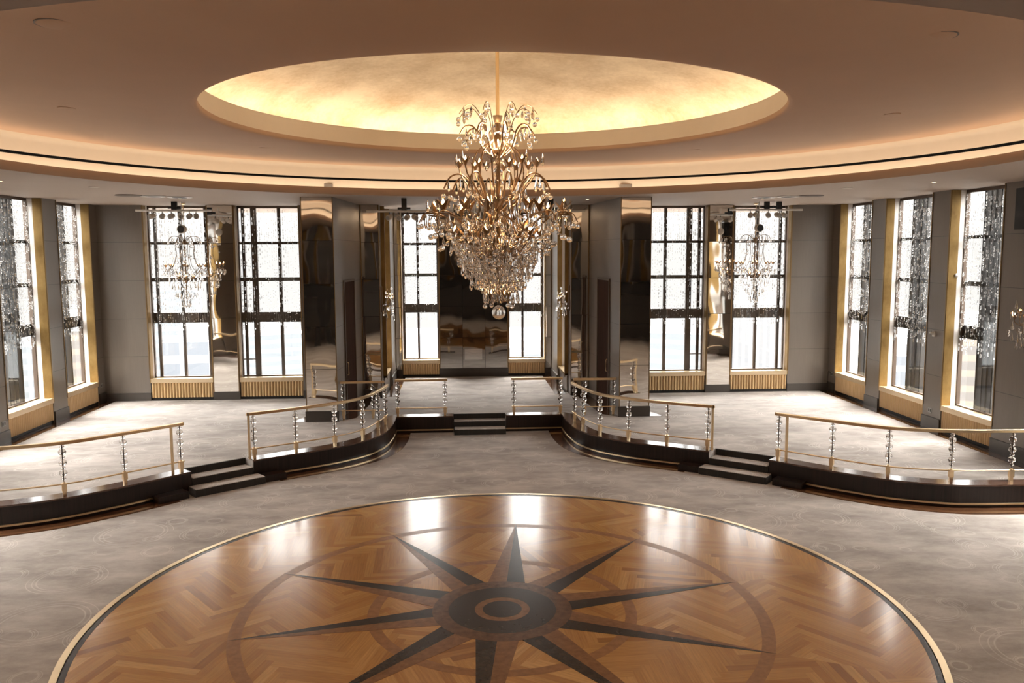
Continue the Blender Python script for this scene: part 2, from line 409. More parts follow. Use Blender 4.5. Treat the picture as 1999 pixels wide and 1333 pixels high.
for k, s in ((1, -1), (2, 1)):      # doors in the slanted pier walls
    A = Vector((3.35 * s, 9.83, 0)); B = Vector((3.10 * s, 12.95, 0)); d = (B - A).normalized(); a = math.atan2(d.y, d.x)
    D = tag(struct(link('door_%d' % k, None)), None); D.location = A + d * .93 + Vector((0, 0, H)); D.rotation_euler = (0, 0, a)
    y0, y1 = (-.015, .03) if s < 0 else (-.03, .015)
    fy = (-.03, .03)
    MB().box(0, 1.13, y0, y1, 0, 3.25).build('door_panel', 'door_wood', D)
    fr = MB(); fr.box(-.05, 0, *fy, 0, 3.30); fr.box(1.13, 1.18, *fy, 0, 3.30); fr.box(0, 1.13, *fy, 3.25, 3.30)
    fr.build('door_frame', 'bronze_dark', D)
    hy = -.05 if s < 0 else .05
    hd = MB().tube([(.12, hy * .4, .95), (.12, hy, .97), (.12, hy, 1.25), (.12, hy * .4, 1.27)], .012, 8); hd.build('door_handle', 'brass', D)

def baseboards():
    b = MB()
    for a, c in ((-10.02, -8.82), (-7.165, -6.45), (-4.75, -4.09), (4.09, 4.75), (6.45, 7.165), (8.82, 10.02)): b.box(a, c, YF - .03, YF, H, H + .22)
    struct(b.build('baseboard_far', 'grey_base'))
    b = MB()
    b.box(-2.5, -2.29, YB - .03, YB, H, H + .25); b.box(2.29, 2.5, YB - .03, YB, H, H + .25); b.box(-1.10, 1.10, YB - .03, YB, H, H + .27)
    for s in (-1, 1):
        x0, x1 = sorted((2.5 * s, 2.47 * s)); b.box(x0, x1, 15.1, YB, H, H + .25)
    struct(b.build('baseboard_bay', 'base_dark'))
    for s in (-1, 1):
        b = MB(); x0, x1 = sorted((W * s, (W - .03) * s))
        for a, c in ((12.65, YF), (10.20, 10.90), (7.52, 8.22), (3.5, 5.78)): b.box(x0, x1, a, c, H, H + .27)
        b.box(x0, x1, YBK, 3.3, 0, .27)
        struct(b.build('baseboard_' + side[s], 'grey_base'))
        b = MB(); x0, x1 = sorted((4.11 * s, 3.33 * s)); b.box(x0, x1, 9.79, 9.83, H, H + .25)
        x0, x1 = sorted((3.10 * s, 2.60 * s)); b.box(x0, x1, 12.91, 12.95, H, H + .25)
        struct(b.build('baseboard_pier_' + side[s], 'base_dark'))
baseboards()

# ------------------------------------------------------------------ ceiling
def ceiling():
    N = 128; cx, cy = CC
    def ring(prof, name, mat, smooth=40, parent=None):
        return MB().lathe(prof, N, (cx, cy, 0), False).build(name, mat, parent, smooth)
    # soffit with the big round opening
    X0, X1, Y0, Y1 = -10.5, 10.5, YBK, 17.2
    ang = sorted(set([2 * PI * k / N for k in range(N)] + [math.atan2(y - cy, x - cx) % (2 * PI) for x in (X0, X1) for y in (Y0, Y1)]))
    R = 7.62; vs = []; fs = []
    for a in ang:
        c, s = math.cos(a), math.sin(a); t = 1e9
        if c > 1e-9: t = min(t, (X1 - cx) / c)
        if c < -1e-9: t = min(t, (X0 - cx) / c)
        if s > 1e-9: t = min(t, (Y1 - cy) / s)
        if s < -1e-9: t = min(t, (Y0 - cy) / s)
        vs += [(cx + R * c, cy + R * s, ZC), (cx + t * c, cy + t * s, ZC), (cx + t * c, cy + t * s, ZC + .12), (cx + (R + .6) * c, cy + (R + .6) * s, ZC + .12)]
    n = len(ang)
    for i in range(n):
        j = (i + 1) % n; fs += [(4 * i, 4 * j, 4 * j + 1, 4 * i + 1), (4 * i + 2, 4 * i + 1, 4 * j + 1, 4 * j + 2)]
    b = MB(); b.add(vs, fs); ce = struct(b.build('ceiling', 'soffit_paint'))
    ring([(R, ZC), (R + .012, ZC + .05), (R + .05, ZC + .11), (R + .11, ZC + .165), (R + .15, ZC + .17), (R + .15, ZC + .03)], 'ring_lip', 'soffit_paint', 60, ce)
    ring([(R + .15, ZC + .03), (8.52, ZC + .03)], 'cove_trough', 'cove_paint', None, ce)
    Rw = 8.52
    ring([(Rw, ZC + .03), (Rw, 6.035)], 'cove_wall', 'cove_paint', None, ce)
    ring([(Rw, 6.085), (Rw, 6.28), (Rw - .03, 6.33), (Rw - .10, 6.352), (Rw - .3, 6.35)], 'cove_wall', 'cove_paint', 80, ce)
    sl = MB().lathe([(Rw, 6.035), (Rw + .1, 6.035), (Rw + .1, 6.085), (Rw, 6.085)], N, (cx, cy, 0), False).build('air_slot', 'slot_black', ce)
    ring([(Rw - .3, 6.35), (7.6, 6.335), (6.2, 6.28), (5., 6.215), (4.2, 6.182), (3.95, 6.178), (3.90, 6.183), (3.882, 6.205), (3.88, 6.25)], 'upper_ceiling', 'ceiling_paint', 50, ce)
    ring([(3.88, 6.25), (3.92, 6.53), (3.98, 6.535), (4.0, 6.45), (4.62, 6.45), (4.62, 6.6)], 'dome_fascia', 'dome_paint', 50, ce)
    dome = [(4.62, 6.6)] + [(4.62 * math.cos(t), 6.6 + .95 * math.sin(t)) for t in [PI / 2 * k / 18 for k in range(1, 18)]] + [(.02, 7.55)]
    ring(dome, 'gold_dome', 'dome_leaf', 60, ce)
    # lamps hidden in the two coves
    c1 = MB().lathe([(8.18, ZC + .10), (8.26, ZC + .10), (8.26, ZC + .17), (8.18, ZC + .17), (8.18, ZC + .10)], 96, (cx, cy, 0), False).build('cove_lamp', 'cove_led')
    tag(c1, 'warm ring of cove light hidden behind the lip of the large ceiling circle', 'cove light')
    c2 = MB().lathe([(4.44, 6.455), (4.52, 6.455), (4.52, 6.50), (4.44, 6.50), (4.44, 6.455)], 96, (cx, cy, 0), False).build('cove_lamp', 'dome_led')
    tag(c2, 'warm ring of cove light hidden behind the rim of the gold dome', 'cove light')
    struct(MB().box(-W - .6, W + .6, YBK - .3, 17.3, 7.8, 7.9).build('ceiling_deck', 'slot_black'))
ceiling()

# ------------------------------------------------------------------ windows
win_no = [0]
def beads(w, z0, z1, nm, label, loc, rz, dy):
    """bead curtain: glass strands just inside the glazing"""
    b = MB(); n = int(w / .062); rnd = random.Random(hash(label) % 9999 if False else sum(map(ord, label)))
    for i in range(n):
        x = -w / 2 + .04 + (w - .08) * i / max(1, n - 1) + rnd.uniform(-.012, .012); z = z1; zl = z0 + rnd.uniform(-.05, .16)
        b.add([(x - .0012, dy, zl), (x + .0012, dy, zl), (x + .0012, dy, z1), (x - .0012, dy, z1)], [(0, 1, 2, 3)])
        while z > zl:
            l = rnd.choice((.045, .07, .10)); r = rnd.uniform(.010, .0155); z -= l + rnd.choice((.012, .02, .10, .22))
            if z < zl - .1: break
            vs = [(x, dy, z)] + [(x + r * math.cos(PI / 3 * k), dy + r * math.sin(PI / 3 * k), z + l * .18) for k in range(6)] + [(x + r * math.cos(PI / 3 * k), dy + r * math.sin(PI / 3 * k), z + l * .82) for k in range(6)] + [(x, dy, z + l)]
            fs = [(0, 1 + (k + 1) % 6, 1 + k) for k in range(6)] + [(1 + k, 1 + (k + 1) % 6, 7 + (k + 1) % 6, 7 + k) for k in range(6)] + [(13, 7 + k, 7 + (k + 1) % 6) for k in range(6)]
            b.add(vs, fs)
    o = b.build('bead_curtain', 'crystal_bead'); o.location = loc; o.rotation_euler = (0, 0, rz)
    tag(o, label, 'bead curtain', 'crystal bead curtains in the windows', 'stuff')
def window(loc, rz, w, muls, zs, depth=.40, deep=.07, bars=(), lab=None, curtain=True, mirrorx=1, fin='bronze_dark', gold=.50, transoms=((4.60, 4.67), (3.60, 3.70), (2.47, 2.75)), zt=ZC - .005):
    """local x along the wall, +y outwards, floor z is world z. muls: (x, width)"""
    win_no[0] += 1
    t = struct(link('window_%d' % win_no[0], None)); t.location = (loc[0], loc[1], 0); t.rotation_euler = (0, 0, rz)
    h = w / 2; yg = depth - .03
    m = MB().box(-h, h, yg - .004, yg + .004, zs, zt - .03); m.build('pane', 'pane', t)
    m = MB(); m.box(-h, -h + .035, yg - .05, yg + .03, zs, zt); m.box(h - .035, h, yg - .05, yg + .03, zs, zt)
    m.box(-h, h, yg - .05, yg + .03, zt - .06, zt); m.box(-h, h, yg - .05, yg + .03, zs - .01, zs + .03)
    m.build('window_frame', 'bronze_dark', t)
    m = MB()
    for x, ww in muls: m.box(x * mirrorx - ww / 2, x * mirrorx + ww / 2, yg + .006, yg + deep, zs, zt - .01)
    for a, b_ in transoms: m.box(-h + .03, h - .03, yg + .008, yg + .06, a, b_)
    for x0, x1, z in bars: m.box(*sorted((x0 * mirrorx, x1 * mirrorx)), yg + .01, yg + .05, z - .015, z + .015)
    m.build('mullions', fin, t)
    # gold leaf and white reveals
    g = MB(); wv = MB(); yw = depth * gold
    for sg in (-1, 1):
        x0, x1 = sorted((sg * h, sg * (h - .012))); g.box(x0, x1, .001, yw, zs - .05, zt); wv.box(x0, x1, yw, yg - .05, zs - .05, zt)
    g.build('reveal_gold', 'gold_leaf', t); wv.build('reveal_white', 'white_paint', t)
    MB().box(-h, h, .01, yg - .05, zs - .05, zs).build('sill', 'sill_gold', t)
    e = MB()
    for sg in (-1, 1):
        x0, x1 = sorted((sg * (h + .022), sg * (h - .004))); e.box(x0, x1, -.012, .004, zs - .09, zt)
    e.build('edge_trim', 'brass_trim', t)
    # daylight portal: only guides sampling of the sky
    L = bpy.data.lights.new('sky_portal', 'AREA'); L.shape = 'RECTANGLE'; L.size = w; L.size_y = zt - zs; L.cycles.is_portal = True
    lo = bpy.data.objects.new('sky_portal', L); COL.objects.link(lo)
    c, s_ = math.cos(rz), math.sin(rz); yo = depth + .35
    lo.location = (loc[0] - s_ * yo, loc[1] + c * yo, (zt + zs) / 2)
    lo.rotation_euler = (PI / 2, 0, rz + PI) if False else (-PI / 2, 0, rz + PI) if False else (0, 0, 0)
    inward = Vector((s_, -c, 0)); lo.rotation_euler = inward.to_track_quat('-Z', 'Y').to_euler()
    if lab and curtain: beads(w - .1, 2.24, zt - .08, 'bead_curtain', 'crystal bead curtain hanging in ' + lab, (loc[0], loc[1], 0), rz, yg - .09)
    return t
def radiator(loc, rz, w, label, ztop=.985):
    t = thing('radiator_cover', label, 'radiator cover', (loc[0], loc[1], H), rz, 'fluted gold radiator covers')
    h = w / 2; zt = ztop - H
    b = MB().box(-h + .004, h - .004, -.008, .055, zt - .115, zt); b.build('top_band', 'sill_gold', t)
    n = int(round(w / .08)); p = w / n; pts = []
    for i in range(n):
        for k in range(6):
            a = PI * k / 6; pts.append((-h + .004 + (w - .008) / n * (i + .5 - .46 * math.cos(a)), (.047 - .044 * math.sin(a))))
    f = MB(); N = len(pts)
    vs = [(x, y, .075) for x, y in pts] + [(x, y, zt - .115) for x, y in pts]
    f.add(vs, [(i, i + 1, N + i + 1, N + i) for i in range(N - 1)])
    f.add([(-h + .004, .056, .075), (h - .004, .056, .075), (h - .004, .056, zt - .115), (-h + .004, .056, zt - .115)], [(0, 1, 2, 3)])
    f.build('fluted_panel', 'radiator_gold', t, 35)
    MB().box(-h + .004, h - .004, .03, .055, .0, .075).build('kick', 'slot_black', t)
FARM = ((-.34 - .0, .08), (.0, .0))
TR = ((4.60, 4.67), (3.60, 3.70), (2.47, 2.75))
# far wall: outer pair and inner pair, mirror images of each other
for s in (-1, 1):
    xo = 7.9925 * s; lab = 'the %s far-wall window behind the small %s chandelier' % ('left' if s < 0 else 'right', 'left' if s < 0 else 'right')
    window((xo, YF), 0, 1.655, ((.66, .075), (.0, .075), (-.70, .11)), .98, mirrorx=s, lab=lab)
    radiator((xo, YF), 0, 1.655, 'fluted gold radiator cover under the far window behind the small %s chandelier' % side[s])
    xi = 5.60 * s; lab = 'the %s far-wall window next to the mirrored pier' % side[s]
    window((xi, YF), 0, 1.70, ((.72, .075), (.43, .155), (-.25, .085)), .98, mirrorx=s, bars=((.43, .82, 1.45),), lab=lab)
    radiator((xi, YF), 0, 1.70, 'fluted gold radiator cover under the %s far window beside the mirrored pier' % side[s])
    xb = 1.695 * s
    window((xb, YB), 0, 1.19, ((-.10 + .0, .07), (.53, .07), (-.55, .05)) if s > 0 else ((-.08, .07), (.55, .06), (-.53, .06)), .93, mirrorx=1, lab='the %s window of the central bay' % side[s], transoms=((4.60, 4.68), (3.60, 3.70), (2.44, 2.72)))
    radiator((xb, YB), 0, 1.19, 'fluted gold radiator cover under the %s window of the central bay' % side[s], .93)
    # bay side windows, seen only by their gold and white far jambs
    window((2.5 * s, 14.26), -PI / 2 * s, 1.68, ((0, .07),), .93, lab=None, gold=.33)
    # side walls: three windows in view
    for (a, b_, ord_, ml) in ((10.90, 12.65, 'farthest', ((-.30, .06), (.02, .05))), (8.22, 10.20, 'middle', None), (5.78, 7.52, 'nearest', None)):
        w = b_ - a; yc = (a + b_) / 2
        if ml is None: ml = [(w / 2 - q, ww) for q, ww in (((1.15, .07), (.96, .04), (.80, .06), (.64, .04)) if ord_ == 'nearest' else ((1.42, .07), (1.22, .04), (1.06, .06), (.86, .05)))]
        vis = not (s < 0 and ord_ == 'nearest')
        lab = 'the %s window of the %s wall' % (ord_ if s > 0 else {'farthest': 'far', 'middle': 'near', 'nearest': ''}[ord_], side[s])
        window((W * s, yc), -PI / 2 * s, w, ml, .98, mirrorx=s, deep=.19, fin='fin_black', lab=lab if vis else None)
        if vis: radiator((W * s, yc), -PI / 2 * s, w, 'fluted gold radiator cover below %s' % lab)

for s in (-1, 1):
    for a, b_ in ((1.85, 3.60),):
        window((W * s, (a + b_) / 2), -PI / 2 * s, b_ - a, ((0, .08),), .98, lab=None)

# ------------------------------------------------------------------ mirrors
def mirror(x0, x1, z0, z1, loc, rz, label, mat='mirror_glass', n=5, cols=1):
    """panels on local plane y=0 facing -y"""
    t = thing('wall_mirror', label, 'mirror', loc, rz)
    b = MB(); g = .004
    for i in range(n):
        for j in range(cols):
            xa = x0 + (x1 - x0) * j / cols; xb = x0 + (x1 - x0) * (j + 1) / cols
            za = z0 + (z1 - z0) * i / n; zb = z0 + (z1 - z0) * (i + 1) / n
            b.box(xa + g, xb - g, -.02, -.006, za + g, zb - g)
    b.build('mirror_panels', mat, t)
    MB().box(x0, x1, -.006, -.0005, z0, z1).build('backing', 'slot_black', t)
    e = MB(); e.box(x0 - .018, x0, -.03, 0, z0, z1); e.box(x1, x1 + .018, -.03, 0, z0, z1); e.build('edge_trim', 'brass_trim', t)
    return t
for s in (-1, 1):
    x0, x1 = sorted((7.165 * s - .02 * s, 6.45 * s + .02 * s))
    mirror(x0 + .01, x1 - .01, H + .22, ZC, (0, YF, 0), 0, 'narrow floor-to-ceiling mirror between the two %s far windows' % side[s])
    x0, x1 = sorted((4.09 * s, 3.35 * s))
    mirror(x0 + .018, x1 - .018, H + .25, ZC, (0, 9.83, 0), 0, 'tall mirror covering the front of the %s pier' % side[s])
    x0, x1 = sorted((3.10 * s, 2.60 * s))
    mirror(x0 + .02, x1 - .02, H + .25, ZC, (0, 12.95, 0), 0, 'dark mirror beside the wooden door in the %s side of the bay' % side[s], 'mirror_glass')
    x0, x1 = sorted((2.5 * s, 2.29 * s))
    mirror(x0 + .02, x1 - .02, H + .25, ZC, (0, YB, 0), 0, 'slim strip of mirror in the %s rear corner of the bay' % side[s], 'mirror_glass')
cm = mirror(-1.08, 1.08, H + .27, ZC, (0, YB, 0), 0, 'wide dark mirror filling the back of the bay between its two windows', 'mirror_dark', 5, 3)
MB().box(-.30, .26, -.03, -.02, .94, 1.29).build('access_panel', 'mirror_clear', cm)['label'] = 'small paler square of mirror near the bottom'

# ------------------------------------------------------------------ dance floor
def clip(poly, nx, ny, d):   # keep nx*x+ny*y<=d
    out = []; n = len(poly)
    for i in range(n):
        p, q = poly[i], poly[(i + 1) % n]; a = nx * p[0] + ny * p[1] - d; b = nx * q[0] + ny * q[1] - d
        if a <= 0: out.append(p)
        if a * b < 0: t = a / (a - b); out.append((p[0] + (q[0] - p[0]) * t, p[1] + (q[1] - p[1]) * t))
    return out
def dance_floor():
    t = thing('dance_floor', 'round glossy parquet dance floor with a ten-pointed compass inlay and brass rim', 'dance floor')
    L, wd = .99, .11; verts = []; faces = []; tones = []; uvs = []
    rnd = random.Random(3); Z = .012
    for k in range(10):
        b = math.radians(11 + 36 * k + 18); rot = b + PI / 4
        c, s = math.cos(rot), math.sin(rot)
        a0, a1 = b - PI / 10, b + PI / 10
        for i in range(-60, 61):
            for j in range(-8, 9):
                for vert in (0, 1):
                    x = i * wd + j * L; y = i * wd - j * L
                    if vert: x += L; y += wd - L; sx, sy = wd, L
                    else: sx, sy = L, wd
                    mx, my = x + sx / 2, y + sy / 2
                    X, Y = mx * c - my * s, mx * s + my * c
                    if math.hypot(X, Y) > 5.4: continue
                    if (X * math.cos(b) + Y * math.sin(b)) < -.8: continue
                    P = [(x, y), (x + sx, y), (x + sx, y + sy), (x, y + sy)]
                    P = [(u * c - v * s, u * s + v * c) for u, v in P]
                    P = clip(P, math.sin(a0), -math.cos(a0), 0); 
                    if len(P) > 2: P = clip(P, -math.sin(a1), math.cos(a1), 0)
                    for q in range(9):
                        if len(P) < 3: break
                        an = b + (q - 4) * PI / 45; P = clip(P, math.cos(an), math.sin(an), 4.765)
                    if len(P) < 3: continue
                    ar = abs(sum(P[e][0] * P[(e + 1) % len(P)][1] - P[(e + 1) % len(P)][0] * P[e][1] for e in range(len(P)))) / 2
                    if ar < 1e-5: continue
                    o = len(verts); verts += [(p[0], p[1], Z) for p in P]; faces.append(tuple(range(o, o + len(P))))
                    tn = min(1, max(0, rnd.gauss(.5, .2))); off = rnd.uniform(0, 50)
                    for p in P:
                        lx, ly = p[0] * c + p[1] * s, -p[0] * s + p[1] * c
                        tones.append(tn); uvs.append((ly + off, lx + off) if vert else (lx + off, ly + off))
    me = bpy.data.meshes.new('parquet'); me.from_pydata(verts, [], faces); me.update()
    at = me.attributes.new('tone', 'FLOAT', 'CORNER'); at.data.foreach_set('value', tones)
    uv = me.uv_layers.new(name='grain'); uv.data.foreach_set('uv', [x for p in uvs for x in p])
    me.materials.append(M['parquet']); link('parquet', me, t)
    bs = MB().lathe([(4.77, .001), (4.77, .0115)], 96, (0, 0, 0), True); bs.build('parquet_base', 'wood_mid', t)
    def ann(r0, r1, z, nm, mat, n=128, lab=None):
        o = MB().lathe([(r0, .001), (r0, z), (r1, z), (r1, .001)], n, (0, 0, 0), False).build(nm, mat, t)
        if lab: o['label'] = lab
    ann(4.825, 4.90, .018, 'brass_rim', 'brass', lab='thin brass rim')
    ann(4.812, 4.825, .006, 'rim_gap', 'slot_black')
    ann(4.75, 4.812, .0135, 'dark_border', 'wood_black', lab='thin dark border inside the brass rim')
    # broken ring bands (inlay between the spokes)
    for r0, r1, nm in ((3.04, 3.19, 'outer_ring'), (1.49, 1.63, 'inner_ring')):
        ann(r0, r1, .0127, nm, 'wood_ring', lab='dark inlaid wood ring')
    # compass spokes: a dark half and a light half to a common tip
    for k in range(10):
        a = math.radians(11 + 36 * k); tip = (3.2 * math.cos(a), 3.2 * math.sin(a))
        for sg, mat in ((-1, 'wood_black'), (1, 'wood_mid')):
            e = a + sg * math.radians(17); n = 4
            arc = [(.84 * math.cos(a + (e - a) * i / n), .84 * math.sin(a + (e - a) * i / n)) for i in range(n + 1)]
            P = [tip] + arc
            if sg > 0: P = P[::1]
            ar = sum(P[i][0] * P[(i + 1) % len(P)][1] - P[(i + 1) % len(P)][0] * P[i][1] for i in range(len(P)))
            if ar < 0: P = P[::-1]
            o = MB().prism(P, .010, .0138).build('compass_point', mat, t)
            o['label'] = 'black half of a compass point' if sg < 0 else 'brown half of a compass point'
    ann(.655, .85, .0146, 'medallion_ring', 'wood_walnut', lab='brown outer ring of the centre medallion')
    ann(.335, .655, .0146, 'medallion_disc', 'wood_black', lab='dark ring of the centre medallion')
    ann(.238, .335, .0148, 'medallion_ring', 'wood_mid', lab='brown inner ring of the centre medallion')
    MB().lathe([(.238, .001), (.238, .0146)], 48).build('medallion_centre', 'wood_black', t)
dance_floor()

# ------------------------------------------------------------------ rails with crystal balusters
big_me = MB().sphere((0, 0, 0), .060, .056, 16, 10).mesh('crystal_bead', 'crystal', 180)
sml_me = MB().sphere((0, 0, 0), .037, .029, 14, 8).mesh('crystal_bead', 'crystal', 180)
rod_me = MB().rod((0, 0, .2), (0, 0, .85), .0055, 8).mesh('baluster', 'dark_rod', 40)
bb = MB(); bb.box(-.036, .036, -.036, .036, .075, .205); bb.box(-.026, .026, -.026, .026, .0, .075); bb.lathe([(.02, .205), (.02, .225)], 12)
base_me = bb.mesh('base_block', 'brass')
proto_bal = None
def baluster(x, y, rz, parent):
    global proto_bal
    if proto_bal is None:
        r = link('baluster', rod_me, parent); r.location = (x, y, 0); r.rotation_euler = (0, 0, rz)
        link('base_block', base_me, r)
        z = .845
        for k in range(7):
            bg = k % 2 == 1; h = .056 if bg else .029; z -= h; b = link('crystal_bead', big_me if bg else sml_me, r); b.location = (0, 0, z); z -= h + .003
        proto_bal = r; return r
    r = copy_tree(proto_bal, parent); r.location = (x, y, 0); r.rotation_euler = (0, 0, rz); return r
def rail(label, path, posts, endpost=None, per=8):
    """path: 2-D points of the handrail; posts: baluster points; z from the platform"""
    t = thing('brass_railing', label, 'railing', (path[0][0], path[0][1], H + .012), 0, 'brass railings on the platform edge')
    o = Vector((path[0][0], path[0][1])); 
    P = spline(path, per) if len(path) > 2 else [V2(*path[0]), V2(*path[1])]
    P = [V2(p[0], p[1]) for p in P]
    MB().sweep([(p.x - o.x, p.y - o.y, .875) for p in P], [(-.033, -.024), (-.033, .024), (-.027, .03), (.027, .03), (.033, .024), (.033, -.024)]).build('handrail', 'brass', t)
    MB().tube([(p.x - o.x, p.y - o.y, .19) for p in P], .013, 8).build('lower_rod', 'brass', t, 60)
    for (x, y) in posts:
        i = min(range(len(P)), key=lambda i: (P[i] - V2(x, y)).length); d = P[min(i + 1, len(P) - 1)] - P[max(0, i - 1)]
        baluster(x - o.x, y - o.y, math.atan2(d.y, d.x), t)
    if endpost:
        b = MB().box(-.018, .018, -.024, .024, 0, .845).build('end_post', 'brass', t); b.location = (endpost[0] - o.x, endpost[1] - o.y, 0)
    return t
for s in (-1, 1):
    pts = [(5.50, 5.42), (5.60, 5.33), (6.26, 4.66), (6.98, 4.02), (7.92, 3.69), (8.95, 3.62), (9.95, 3.60)]
    ps = [(5.545, 5.375), (6.26, 4.66), (6.98, 4.02), (7.92, 3.69), (8.95, 3.62)]
    rail('long curved brass railing with crystal balusters at the %s edge of the room' % side[s], [(x * s, y) for x, y in pts], [(x * s, y) for x, y in (ps if s > 0 else ps[:3])], (5.66 * s, 5.275))
    pts = [(4.545, 6.235), (4.46, 6.30), (3.75, 6.745), (3.06, 7.26), (2.56, 7.88), (2.31, 8.70), (2.20, 9.30), (2.175, 9.55)]
    rail('S-curved brass railing with crystal balusters from the %s steps to the bay' % side[s], [(x * s, y) for x, y in pts], [(x * s, y) for x, y in pts[1:7]], (4.535 * s, 6.245))
    rail('short straight brass railing on the %s of the middle steps' % side[s], [(2.04 * s, 10.27), (.78 * s, 10.27)], [(1.985 * s, 10.27), (.84 * s, 10.27)])
    rail('short brass railing beside the %s mirrored pier, in front of the wooden door' % side[s], [(3.33 * s, 10.08), (2.28 * s, 10.08)], [(3.26 * s, 10.08), (2.56 * s, 10.08)])

# ------------------------------------------------------------------ chandeliers
drop_me = MB().lathe([(.0015, .0), (.010, -.022), (.019, -.058), (.021, -.078), (.014, -.098), (.001, -.108)], 8).mesh('crystal_drop', 'crystal')
ldrop_me = MB().lathe([(.002, .0), (.010, -.04), (.022, -.11), (.025, -.14), (.016, -.17), (.001, -.185)], 8).mesh('crystal_drop', 'crystal')
ball_me = MB().sphere((0, 0, 0), .034, .034, 14, 9).mesh('crystal_ball', 'crystal', 180)
bulb_me = MB().lathe([(.012, 0), (.016, .012), (.016, .03), (.010, .05), (.001, .072)], 8).mesh('candle_bulb', 'bulb_glow', 60)
def cone_cup(r, h):    # faceted cone with four pointed triangular petals
    b = MB(); n = 8; vs = []; fs = []
    for k in range(n):
        a = 2 * PI * k / n; vs.append((.10 * r * math.cos(a), .10 * r * math.sin(a), 0))
    for k in range(n):
        a = 2 * PI * k / n; q, z = (1.05, 1.12) if k % 2 == 0 else (.52, .62)
        vs.append((r * q * math.cos(a), r * q * math.sin(a), h * z))
    for k in range(n): fs.append((k, (k + 1) % n, n + (k + 1) % n, n + k))
    fs.append(tuple(range(n - 1, -1, -1))); b.add(vs, fs)
    b.add([(x * .9, y * .9, z + .003) for x, y, z in vs], [f[::-1] for f in fs])
    return b.mesh('flower_cup', 'brass_old')
def pol(r, a, z): return (r * math.cos(a), r * math.sin(a), z)
def arm_mesh(pts, r, nm='arm', mat='brass_old', flat=None):
    P = spline([(a, 0, b) for a, b in pts], 6); b = MB()
    if flat: b.sweep(P, [(-flat, -r), (-flat, r), (flat, r), (flat, -r)])
    else: b.tube(P, r, 6)
    return b.mesh(nm, mat, 60)
class Chand:
    def __init__(s, label, loc, rz=0):
        s.t = thing('crystal_chandelier', label, 'chandelier', loc, rz); s.cnt = {}; s.rest = MB(); s.rnd = random.Random(11)
    def put(s, me, name, a, r, z, tilt=0, rest_ok=True, scale=1.):
        c = s.cnt.get(name, 0)
        if rest_ok and c >= 96:
            Rm = Matrix.Rotation(a, 4, 'Z'); p = Vector(pol(r, a, z))
            s.rest.add([tuple(p + (v.co * scale)) for v in me.vertices], [tuple(f.vertices) for f in me.polygons]); return
        s.cnt[name] = c + 1
        o = link(name, me, s.t); o.location = pol(r, a, z); o.rotation_euler = (0, tilt, a); o.scale = (scale,) * 3
    def ring(s, me, name, n, r, z, ph=0., jr=0., jz=0., scale=1.):
        for k in range(n): s.put(me, name, 2 * PI * (k + ph) / n + s.rnd.uniform(-.04, .04), r + s.rnd.uniform(-jr, jr), z + s.rnd.uniform(-jz, jz), scale=scale)
    def arms(s, me, n, ph=0., name='arm'):
        for k in range(n):
            o = link(name, me, s.t); o.rotation_euler = (0, 0, 2 * PI * (k + ph) / n)
    def cups(s, me, n, r, z, ph=0., k=1., lit=True):
        for i in range(n):
            a = 2 * PI * (i + ph) / n
            o = link('flower_cup', me, s.t); o.location = pol(r, a, z); o.rotation_euler = (0, 0, a)
            b = link('candle_bulb', bulb_me, s.t); b.location = pol(r, a, z + .055 * k); b.scale = (k * 1.15,) * 3
    def finish(s):
        if s.rest.v:
            o = s.rest.build('crystal_pendants', 'crystal', s.t); o['kind'] = 'stuff'
